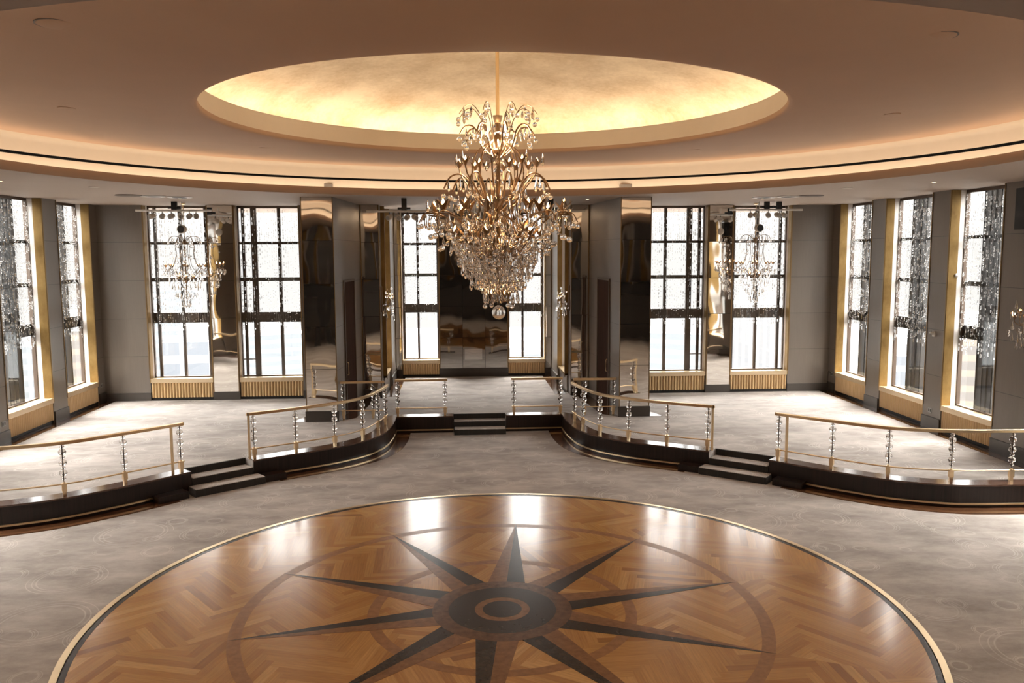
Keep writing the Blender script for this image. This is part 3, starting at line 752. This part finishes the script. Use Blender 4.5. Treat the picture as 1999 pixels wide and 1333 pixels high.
def big_chandelier():
    z0 = 7.545; c = Chand('huge tiered crystal chandelier hanging from the gold dome above the dance floor', (.08, 2.1, z0), .2)
    q = lambda z: z - z0
    R = c.ring
    MB().rod((0, 0, 0), (0, 0, q(6.24)), .026, 12).build('hanging_rod', 'brass', c.t, 60)
    MB().lathe([(.10, 0), (.10, -.02), (.03, -.05)], 20).build('canopy', 'brass', c.t, 40)
    b = MB().lathe([(.035, q(6.24)), (.072, q(6.235)), (.05, q(6.15)), (.03, q(6.13)), (.03, q(6.1))], 16); b.lathe([(.028, q(5.99)), (.05, q(5.95)), (.028, q(5.80))], 16)
    b.rod((0, 0, q(6.15)), (0, 0, q(3.62)), .022, 8)
    for z, r in ((5.75, .06), (5.05, .075), (4.36, .10), (3.78, .07)): b.lathe([(.02, q(z - .05)), (r, q(z - .02)), (r, q(z + .02)), (.02, q(z + .05))], 16)
    b.build('stem', 'brass_old', c.t, 40)
    MB().sphere((0, 0, q(6.06)), .085, .085, 20, 12).build('stem_ball', 'crystal', c.t, 180)
    for z, r in ((5.62, .085), (5.46, .07), (5.30, .085), (4.88, .08), (4.70, .09), (4.54, .08), (4.12, .10), (3.95, .08)): MB().sphere((0, 0, q(z)), r, .075, 16, 9).build('stem_ball', 'crystal', c.t, 180)
    A = lambda pts, r, fl=None: arm_mesh([(x, q(z)) for x, z in pts], r, flat=fl)
    # crown: thin sprays and hooks
    c.arms(A([(.05, 5.72), (.16, 5.95), (.25, 6.2), (.36, 6.345), (.48, 6.34), (.58, 6.22)], .006), 8, .25, 'spray')
    c.arms(A([(.06, 5.66), (.22, 5.80), (.29, 6.0), (.37, 6.085), (.47, 6.07), (.54, 5.97)], .012), 8, 0)
    R(ball_me, 'crystal_ball', 8, .585, 6.15, .25); R(ldrop_me, 'crystal_drop', 8, .50, 6.33, .25, .02); R(drop_me, 'crystal_drop', 8, .40, 6.34, .28)
    R(ball_me, 'crystal_ball', 8, .45, 6.23, .25); R(ball_me, 'crystal_ball', 8, .55, 5.90, 0); R(ldrop_me, 'crystal_drop', 8, .45, 6.05, 0); R(ldrop_me, 'crystal_drop', 8, .36, 6.07, .1); R(ball_me, 'crystal_ball', 8, .49, 5.82, .1)
    # second tier cups + arcs
    cup = cone_cup(.085, .11); c.arms(A([(.07, 5.05), (.26, 5.10), (.42, 5.28), (.52, 5.42), (.55, 5.53)], .012), 8, .5)
    c.cups(cup, 8, .55, q(5.52), .5); c.cups(cup, 4, .30, q(5.50), .2)
    c.arms(A([(.08, 4.92), (.30, 5.06), (.40, 5.30), (.53, 5.42), (.68, 5.38), (.77, 5.22)], .012), 8, 0)
    c.arms(A([(.07, 5.9), (.30, 5.72), (.36, 5.40), (.26, 5.10), (.30, 4.80), (.42, 4.55)], .011), 8, .75)
    R(ball_me, 'crystal_ball', 8, .775, 5.12, 0); R(ldrop_me, 'crystal_drop', 8, .68, 5.36, 0, .03); R(ldrop_me, 'crystal_drop', 8, .58, 5.38, .08, .03); R(ball_me, 'crystal_ball', 8, .70, 5.10, .1)
    R(ldrop_me, 'crystal_drop', 12, .42, 5.25, .3, .05, .06); R(ldrop_me, 'crystal_drop', 8, .60, 5.72, .5, .03); R(drop_me, 'crystal_drop', 10, .25, 5.62, .1, .05, .05)
    # third tier: big strap arms with the largest cups
    cup3 = cone_cup(.125, .155); c.arms(A([(.09, 4.33), (.34, 4.42), (.55, 4.66), (.74, 4.83), (.92, 4.86), (1.0, 4.87)], .010, .022), 8, .5)
    c.cups(cup3, 8, .92, q(4.88), .5, 1.4); c.cups(cup3, 6, .50, q(4.92), .2, 1.3)
    c.arms(A([(.80, 4.84), (.95, 4.90), (1.06, 4.87), (1.12, 4.76)], .008), 16, .25, 'spray')
    R(ball_me, 'crystal_ball', 16, 1.12, 4.70, .25, .0, .0); R(ldrop_me, 'crystal_drop', 16, 1.0, 4.86, .5, .02); R(ldrop_me, 'crystal_drop', 16, .88, 4.82, 0, .05, .03)
    R(ball_me, 'crystal_ball', 16, .95, 4.55, .3, .06, .06, 1.2); R(ldrop_me, 'crystal_drop', 20, .75, 4.78, 0, .08, .08); R(ldrop_me, 'crystal_drop', 16, 1.01, 5.08, .1, .0)
    R(ball_me, 'crystal_ball', 18, .68, 4.50, .3, .07, .08); R(ldrop_me, 'crystal_drop', 16, .55, 5.02, 0, .08, .08); R(ball_me, 'crystal_ball', 12, .82, 4.42, .2, .06, .05, 1.2)
    # fourth tier, inner cups
    c.arms(A([(.08, 4.28), (.30, 4.28), (.50, 4.42), (.62, 4.56)], .012), 6, 0)
    c.cups(cup, 6, .62, q(4.56), 0, 1.2); c.cups(cup3, 6, .26, q(4.28), .5, 1.3)
    R(ldrop_me, 'crystal_drop', 14, .45, 4.62, 0, .1, .1); R(ball_me, 'crystal_ball', 14, .36, 4.72, .4, .1, .1)
    # tapering mass of crystals
    z = 4.50
    for i in range(13):
        f = (z - 3.62) / .88; r = .10 + .56 * max(0, f) ** .9; n = int(7 + 24 * r)
        R(ldrop_me if i % 3 == 0 else drop_me, 'crystal_drop', n, r, z, .37 * i, .07, .05)
        R(ball_me, 'crystal_ball', n // 2 + 2, r * .95, z - .03, .2 * i, .08, .04, .85)
        R(ball_me, 'crystal_ball', n, r * .8, z, .6 * i, .12, .05, .55)
        R(ldrop_me, 'crystal_drop', n // 2, r * .6, z, .1 * i, .1, .05); z -= .056
    for k in range(90):
        R(ball_me, 'crystal_ball', 1, c.rnd.uniform(.3, 1.0), c.rnd.uniform(4.45, 4.85), c.rnd.random(), 0, 0, c.rnd.choice((.5, .6, .8)))
    for k in range(70):
        R(ldrop_me, 'crystal_drop', 1, c.rnd.uniform(.2, .95), c.rnd.uniform(4.5, 5.1), c.rnd.random(), 0, 0, c.rnd.uniform(.6, 1.))
    for r, z in ((.60, 4.36), (.48, 4.14), (.32, 3.92)):
        MB().lathe([(r - .003, q(z)), (r, q(z) + .004), (r + .003, q(z)), (r, q(z) - .004), (r - .003, q(z))], 32, (0, 0, 0), False).build('crystal_hoop', 'brass_old', c.t, 40)
        for a in (0, 2.1, 4.2):
            o = link('hoop_arm', arm_mesh([(.02, q(z)), (r, q(z))], .003), c.t); o.rotation_euler = (0, 0, a)
    for a in (.2, 1.0, 1.8, 2.6, 3.4, 4.2, 5.0, 5.8):
        o = link('arm', A([(.07, 4.9), (.30, 4.72), (.52, 4.55), (.70, 4.60), (.78, 4.68)], .010), c.t); o.rotation_euler = (0, 0, a)
    # bottom tier and ball
    c.arms(A([(.04, 3.66), (.10, 3.64), (.15, 3.68), (.16, 3.72)], .008), 5, 0); c.cups(cone_cup(.055, .08), 5, .16, q(3.71), 0, .8)
    R(ball_me, 'crystal_ball', 5, .20, 3.58, .5)
    MB().sphere((0, 0, q(3.49)), .098, .098, 20, 14).build('bottom_ball', 'crystal_ball', c.t, 180)
    c.finish()
    # put() places z in world values: shift to local
    for o in c.t.children:
        if o.name.split('.')[0] in ('crystal_ball', 'crystal_drop'): o.location.z -= z0
        if o.name.startswith('crystal_pendants'):
            for v in o.data.vertices: v.co.z -= z0
big_chandelier()
def small_chandelier(label, loc, rz):
    z0 = ZC; q = lambda z: z - z0
    c = Chand(label, loc, rz); R = c.ring; A = lambda pts, r: arm_mesh([(x, q(z)) for x, z in pts], r)
    b = MB().rod((0, 0, 0), (0, 0, q(4.8)), .010, 8); b.lathe([(.06, 0), (.06, -.02), (.015, -.05)], 16); b.build('hanging_rod', 'brass', c.t, 40)
    b = MB().rod((0, 0, q(4.8)), (0, 0, q(3.1)), .013, 8); b.lathe([(.02, q(4.72)), (.05, q(4.68)), (.02, q(4.58))], 12); b.lathe([(.02, q(3.75)), (.06, q(3.68)), (.02, q(3.6))], 12); b.build('stem', 'brass_old', c.t, 40)
    for z in (4.45, 4.3, 4.15, 3.95, 3.5, 3.35): MB().sphere((0, 0, q(z)), .05, .05, 12, 8).build('stem_ball', 'crystal', c.t, 180)
    cup = cone_cup(.07, .085)
    c.arms(A([(.03, 4.60), (.12, 4.75), (.25, 4.80), (.36, 4.76), (.42, 4.66)], .006), 8, 0, 'spray')
    c.arms(A([(.05, 3.66), (.16, 3.72), (.30, 3.86), (.42, 3.90), (.48, 3.98)], .008), 8, .5)
    c.arms(A([(.18, 4.74), (.24, 4.55), (.23, 4.3), (.32, 4.05), (.47, 3.93)], .006), 8, 0)
    c.cups(cup, 8, .48, q(4.0), .5, .9); c.cups(cup, 4, .17, q(3.70), .2, .9)
    R(ball_me, 'crystal_ball', 8, .42, 4.62, 0, 0, 0, .8); R(drop_me, 'crystal_drop', 8, .33, 4.76, .1); R(drop_me, 'crystal_drop', 8, .22, 4.6, .3)
    R(drop_me, 'crystal_drop', 16, .53, 3.92, 0, .03, .02); R(ball_me, 'crystal_ball', 16, .48, 3.80, .5, .05, .03, .8); R(drop_me, 'crystal_drop', 12, .38, 3.75, .1, .04, .04)
    R(ldrop_me, 'crystal_drop', 16, .45, 3.98, .25, .05, .04); R(ball_me, 'crystal_ball', 14, .30, 4.4, .1, .08, .2, .7); R(drop_me, 'crystal_drop', 14, .2, 4.2, .1, .08, .25)
    for i, (r, z, n) in enumerate(((.40, 3.70, 18), (.36, 3.62, 16), (.30, 3.5, 16), (.24, 3.38, 14), (.16, 3.26, 10), (.10, 3.16, 8), (.05, 3.06, 5))): R(ldrop_me if i % 2 else drop_me, 'crystal_drop', n, r, z, .3 * i, .02, .02)
    R(ball_me, 'crystal_ball', 8, .2, 3.6, 0, .02, .02, .8)
    c.finish()
    for o in c.t.children:
        if o.name.split('.')[0] in ('crystal_ball', 'crystal_drop'): o.location.z -= z0
        if o.name.startswith('crystal_pendants'):
            for v in o.data.vertices: v.co.z -= z0
small_chandelier('small crystal chandelier in front of the outer left far window', (-7.48, 12.2, ZC), 0)
small_chandelier('small crystal chandelier in front of the outer right far window', (7.47, 12.2, ZC), .15)

def sconce(label, loc, rz):
    """local: wall plane y=0, crystals towards -y, z0 = bottom of the plate"""
    t = thing('crystal_sconce', label, 'wall sconce', loc, rz); rnd = random.Random(5)
    MB().prism([(-.09, -.03), (.09, -.03), (.09, 0), (-.09, 0)], 0, .70).build('back_plate', 'brass_old', t)
    cup = cone_cup(.06, .08)
    for k, (x, z) in enumerate(((-.14, .32), (0, .40), (.14, .32))):
        link('arm', MB().tube(spline([(0, -.03, .2), (x * .5, -.14, .18), (x, -.24, .24), (x, -.25, z)], 5), .008, 6).mesh('arm', 'brass_old', 60), t)
        o = link('flower_cup', cup, t); o.location = (x, -.25, z); o = link('candle_bulb', bulb_me, t); o.location = (x, -.25, z + .03)
    for k in range(34):
        me, nm = ((ldrop_me, 'crystal_drop'), (ball_me, 'crystal_ball'))[k % 2]
        o = link(nm, me, t); o.location = (rnd.uniform(-.2, .2), -rnd.uniform(.07, .34), rnd.uniform(.05, .68) if k < 24 else rnd.uniform(-.1, .1))
for s in (-1, 1):
    sconce('crystal wall sconce beside the %s bay window' % side[s], (2.60 * s, 13.18, 2.74), -PI / 2 * s)
sconce('crystal wall sconce on the grey right wall, at the picture edge', (W, 4.80, 2.78), -PI / 2)

# ------------------------------------------------------------------ track spotlights
head = MB(); head.lathe([(.052, -.09), (.066, -.05), (.066, .07), (.05, .085)], 16); head_me = head.mesh('spot_head', 'spot_cream', 40)
lens_me = MB().lathe([(.048, .086), (.048, .088)], 16).mesh('lens', 'outlet_grey')
def track(label, x0, x1, y, z, xs, mounts, tilt=0.):
    t = thing('track_light', label, 'track light', (x0, y, z), tilt); L = x1 - x0
    MB().tube([(0, 0, 0), (L, 0, 0)], .026, 12).build('bar', 'plastic_white', t, 60)
    for m in mounts:
        b = MB().box(m - x0 - .06, m - x0 + .06, -.05, .05, .02, ZC - z - .0); b.box(m - x0 - .15, m - x0 + .15, -.03, .03, .04, .09); b.build('mount', 'black_metal', t)
    for i, x in enumerate(xs):
        yk = MB().rod((x - x0, 0, -.02), (x - x0, 0, -.08), .010, 6).build('yoke', 'black_metal', t)
        h = link('spot_head', head_me, t); h.location = (x - x0, 0, -.14); h.rotation_euler = (math.radians(105), 0, math.radians((-25, 10, -12, 25, 0, 18, -18)[i % 7]))
        l = link('lens', lens_me, h)
    return t
track('white track light bar with beige spotlights above the small left chandelier', -8.44, -6.60, 11.6, 5.42, (-8.06, -7.80, -7.58, -7.36, -7.14, -6.98), (-7.50,))
track('white track light bar with beige spotlights above the small right chandelier', 6.56, 8.49, 11.6, 5.43, (7.11, 7.26, 7.58, 7.84, 8.0), (7.54, 7.86))
track('long white track light bar with beige spotlights across the bay, behind the big chandelier', -2.64, 2.57, 10.3, 5.33, (-2.10, -1.89, -1.68, -1.50, -1.28, .3, .6, 1.9, 2.2), (-1.75, 1.75))
for s in (-1, 1):
    t = thing('hanging_spotlight', 'round dark spotlight hanging on a rod by the small %s chandelier' % side[s], 'spotlight', (7.30 * s, 11.5, ZC))
    MB().rod((0, 0, 0), (0, 0, -.6), .008, 8).build('rod', 'plastic_white', t)
    b = MB().lathe([(.05, -.09), (.095, -.06), (.105, .06), (.10, .075)], 20); o = b.build('housing', 'spot_cream', t, 40); o.location = (0, 0, -.68); o.rotation_euler = (math.radians(92), 0, math.radians(10 * s))
    l = MB().lathe([(.088, .076), (.088, .08)], 20).build('lens', 'slot_black', o)
    l['label'] = 'dark unlit lens'

# ------------------------------------------------------------------ ceiling fixtures and small wall things
def fixture(name, label, cat, x, y, z, parts, group=None):
    t = thing(name, label, cat, (x, y, z), 0, group)
    for nm, prof, mat in parts: MB().lathe(prof, 28).build(nm, mat, t, 30)
for s in (-1, 1):
    for i, (x, y, txt) in enumerate(((7.70, 9.25, 'outermost, brown'), (7.28, 9.57, 'middle, white rimmed'), (6.80, 9.86, 'innermost, white rimmed'))):
        fixture('ceiling_diffuser', '%s round ceiling diffuser of the trio above the %s platform' % (txt, side[s]), 'ceiling fixture', x * s, y, ZC,
                [('rim', [(.27, 0), (.28, -.012), (.24, -.022), (.17, -.018)], 'plastic_white' if i else 'bronze_dark'), ('core', [(.17, -.002), (.16, -.02)], 'slot_black' if i else 'bronze_dark')], 'round ceiling diffusers')
    where = {-1: 'left', 1: 'right'}[s]
    for (x, y, d) in ((3.45 if s < 0 else 2.69, 10.65, 'in front of the %s mirrored pier' % where), (8.54, 5.7, 'near the %s wall' % where), (6.95, 10.35, 'between the small %s chandelier and the ring' % where)):
        fixture('downlight', 'tiny glowing recessed downlight in the low ceiling %s' % d, 'downlight', x * s, y, ZC, [('trim', [(.055, 0), (.055, -.006), (.035, -.006)], 'spot_cream'), ('lamp', [(.035, -.002), (.033, -.007)], 'lamp_glow')], 'low ceiling downlights')
    fixture('downlight', 'small unlit recessed downlight in the low ceiling over the %s platform steps' % where, 'downlight', 7.5 * s, 7.05, ZC, [('trim', [(.10, 0), (.10, -.006), (.07, -.008)], 'spot_cream'), ('lamp', [(.07, -.002), (.068, -.005)], 'bronze_dark')], 'low ceiling downlights')
    zf = lambda r: 6.182 + (6.335 - 6.182) * max(0, min(1, (r - 4.2) / 3.4))
    for (x, y, d) in ((5.60, 1.8, 'beside the gold dome on the %s' % where), (3.93, 5.8, 'beyond the gold dome on the %s' % where)):
        r = math.hypot(x * s - CC[0], y - CC[1])
        fixture('downlight', 'small round downlight in the upper ceiling %s' % d, 'downlight', x * s, y, zf(r) + .012, [('trim', [(.11, 0), (.11, -.018), (.08, -.022)], 'ceiling_paint'), ('lamp', [(.08, -.01), (.078, -.018)], 'spot_cream')], 'upper ceiling downlights')
    r = math.hypot(3.84 - CC[0], -2.23 - CC[1])
    fixture('ceiling_hatch', 'round flush access cover in the upper ceiling, nearest the camera on the %s' % where, 'ceiling fixture', 3.84 * s, -2.23, zf(r) + .025, [('cover', [(.17, 0), (.17, -.018), (.155, -.022)], 'ceiling_paint'), ('gap_ring', [(.185, -.008), (.185, -.016), (.172, -.016)], 'bronze_dark')])
fixture('smoke_detector', 'tiny round detector inside the gold dome next to the hanging rod', 'detector', -.02, 2.75, 7.535, [('body', [(.07, 0), (.07, -.03), (.04, -.05)], 'bronze_dark')])
def lamp(x, y, z, watt):
    L = bpy.data.lights.new('downlight_and_fill', 'SPOT'); L.energy = watt; L.spot_size = math.radians(120); L.spot_blend = .9; L.shadow_soft_size = .08; L.color = (1, .84, .66)
    o = bpy.data.objects.new('downlight_and_fill', L); COL.objects.link(o); o.location = (x, y, z)
for s in (-1, 1):
    for (x, y, w_) in ((5.60, 1.8, 45), (3.93, 5.8, 45), (3.84, -2.23, 80)): lamp(x * s, y, 6.12, w_)  # added fill: spots at unlit upper downlights and below the plain hatches
    for (x, y) in ((3.45 if s < 0 else 2.69, 10.65), (8.54, 5.7), (6.95, 10.35)): lamp(x * s, y, 5.60, 7)
    
    for (x, y) in ((3.4, -7.6), (7.6, -4.6)):  # fill lamps added out of view to brighten the foreground
        lamp(x * s, y, 5.60, 240)
        MB().lathe([(.12, ZC), (.12, ZC - .008), (.07, ZC - .01), (.068, ZC - .002)], 24, (x * s, y, 0)).build('fill_lamp_disc', 'lamp_glow', bpy.data.objects['ceiling'])  # glowing disc made up as a fitting for each added fill lamp
L = bpy.data.lights.new('chandelier_lamp', 'POINT'); L.energy = 120; L.shadow_soft_size = .25; L.color = (1, .74, .48)   # the lit candles of the big chandelier
o = bpy.data.objects.new('chandelier_lamp', L); COL.objects.link(o); o.location = (.08, 2.1, 5.9)
# black loudspeaker high on the right wall
t = thing('loudspeaker', 'black loudspeaker on a bracket high on the right wall, at the picture edge', 'speaker', (W, 4.66, 4.66), -PI / 2)
MB().prism([(-.20, -.42), (.22, -.42), (.22, -.12), (-.20, -.12)], 0.06, .80).build('cabinet', 'slot_black', t)
b = MB(); b.rod((0, 0, .62), (0, -.13, .62), .03, 10); b.rod((0, 0, .2), (0, -.13, .2), .03, 10); b.rod((-.26, -.27, .58), (-.20, -.27, .58), .045, 10); b.rod((-.26, -.27, .14), (-.20, -.27, .14), .045, 10); b.build('wall_mount', 'black_metal', t)
b = MB(); b.box(-.16, .18, -.425, -.42, .1, .76); b.build('grille', 'slot_black', t)
# little things on the walls
t = thing('wall_camera', 'small white device on the grey pier between the right wall windows', 'wall device', (W, 7.9, 2.52), -PI / 2)
MB().box(-.05, .05, -.03, 0, -.06, .06).build('plate', 'plastic_white', t); MB().lathe([(.028, 0), (.035, .05), (.02, .11)], 12).build('body', 'plastic_white', t, 40).rotation_euler = (math.radians(75), 0, 0)
t = thing('wall_sensor', 'small white sensor on the gold reveal of the nearest right window', 'wall device', (W + .19, 7.505, 3.82), 0)
MB().lathe([(.045, 0), (.045, .02), (.025, .03)], 14).build('body', 'plastic_white', t, 40).rotation_euler = (PI / 2, 0, 0)
def outlet(label, loc, rz):
    t = thing('wall_outlet', label, 'outlet', loc, rz, 'wall outlets'); MB().box(-.075, .075, -.006, 0, -.055, .055).build('plate', 'outlet_grey', t)
    for x in (-.035, .035): MB().box(x - .016, x + .016, -.009, -.006, -.03, .03).build('socket', 'slot_black', t)
outlet('grey outlet plate low on the pier between the right wall windows', (W, 7.93, .80), -PI / 2)
outlet('grey outlet plate low on the grey left wall, at the picture edge', (-W, 8.03, .82), PI / 2)
outlet('grey outlet plate low beside the far left corner', (-W, 12.86, .86), PI / 2)
outlet('grey outlet plate low in the far right corner with a loose dark cable', (W, 12.85, .90), -PI / 2)
cb = MB().tube(spline([(W - .012, 12.87, .92), (W - .05, 12.93, .97), (W - .04, 12.99, .86), (W - .035, 13.0, .62), (W - .04, 12.98, H + .005)], 6), .007, 6).build('cable', 'slot_black', None, 60)
tag(cb, 'short dark cable plugged in at the far right corner', 'cable')

# ------------------------------------------------------------------ the city outside
def tower(label, dx, dy, dist, w, d, top, mat, rot=0., roof=None):
    n = math.hypot(dx, dy); x, y = -.5 + dx / n * dist, -9.7 + dy / n * dist
    t = thing('office_tower', label, 'building', (x, y, -220), rot); h = top + 220
    MB().box(-w / 2, w / 2, -d / 2, d / 2, 0, h).build('shaft', mat, t)
    MB().box(-w * .3, w * .3, -d * .3, d * .3, h, h + 5).build('plant_room', 'tower_pale', t)
    if roof: MB().prism([(-w / 2, -d / 2), (w / 2, -d / 2), (w / 2, d / 2), (-w / 2, d / 2)], h, h + 1.5).build('parapet', 'tower_pale', t)
g = MB().box(-2500, 2500, 30, 2500, -222, -220); g.build('city_ground', 'city_ground'); 
gg = bpy.data.objects['city_ground']; tag(gg, 'hazy city ground far below the windows', 'ground', None, 'structure')
tower('pale glass tower behind the left panes of the outer left far window', -.322, .947, 420, 26, 30, -12, 'tower_rows', .2)
tower('white framed office block behind the right panes of the outer left far window', -.29, .957, 300, 22, 25, -24, 'tower_frame', .15)
tower('pale slab block seen through the inner left far window', -.218, .976, 380, 26, 24, -30, 'tower_rows', .5)
tower('white striped block seen through the inner right far window', .262, .965, 330, 30, 26, -26, 'tower_rows', -.5)
tower('tall vertically ribbed tower seen through the outer right far window', .347, .938, 420, 27, 28, -20, 'tower_cols', -.25)
tower('pale low block seen through the right window of the bay', .092, .996, 420, 24, 26, -44, 'tower_rows', .1)
tower('tan block seen through the far window of the left wall', -.41, .912, 260, 18, 18, -16, 'tower_brown', .3)
tower('pale block seen through the near window of the left wall', -.46, .888, 330, 24, 20, -26, 'tower_rows', .3)
tower('tan striped tower seen through the nearest window of the right wall', .552, .834, 240, 18, 18, -16, 'tower_brown', -.3)
tower('low white block seen through the middle window of the right wall', .505, .863, 420, 30, 26, -42, 'tower_frame', -.4)

# ------------------------------------------------------------------ light
w = bpy.data.worlds.new('overcast_sky'); sc.world = w; w.use_nodes = True; nt = w.node_tree
# overcast sky: dim and hazy at the horizon, much brighter overhead
bg = nt.nodes['Background']; bg.inputs[0].default_value = (1, .967, .93, 1)
tc = nt.nodes.new('ShaderNodeTexCoord'); sp = nt.nodes.new('ShaderNodeSeparateXYZ'); nt.links.new(tc.outputs['Generated'], sp.inputs[0])
def wm(op, a, b, cl=False):
    n = nt.nodes.new('ShaderNodeMath'); n.operation = op; n.use_clamp = cl
    for i, v in enumerate((a, b)):
        if isinstance(v, (int, float)): n.inputs[i].default_value = v
        else: nt.links.new(v, n.inputs[i])
    return n.outputs[0]
el = wm('MAXIMUM', sp.outputs[2], 0.)
nt.links.new(wm('ADD', wm('MULTIPLY', wm('POWER', el, 1.8), 40.), .62), bg.inputs[1])
sc.view_settings.view_transform = 'Standard'; sc.view_settings.look = 'None'; sc.view_settings.gamma = 1; sc.view_settings.use_curve_mapping = False
sc.view_settings.exposure = .9
cy = sc.cycles
cy.max_bounces = 12; cy.diffuse_bounces = 5; cy.glossy_bounces = 5; cy.transmission_bounces = 10; cy.transparent_max_bounces = 12
cy.caustics_reflective = False; cy.caustics_refractive = False; cy.sample_clamp_indirect = 6.0
cy.use_denoising = True
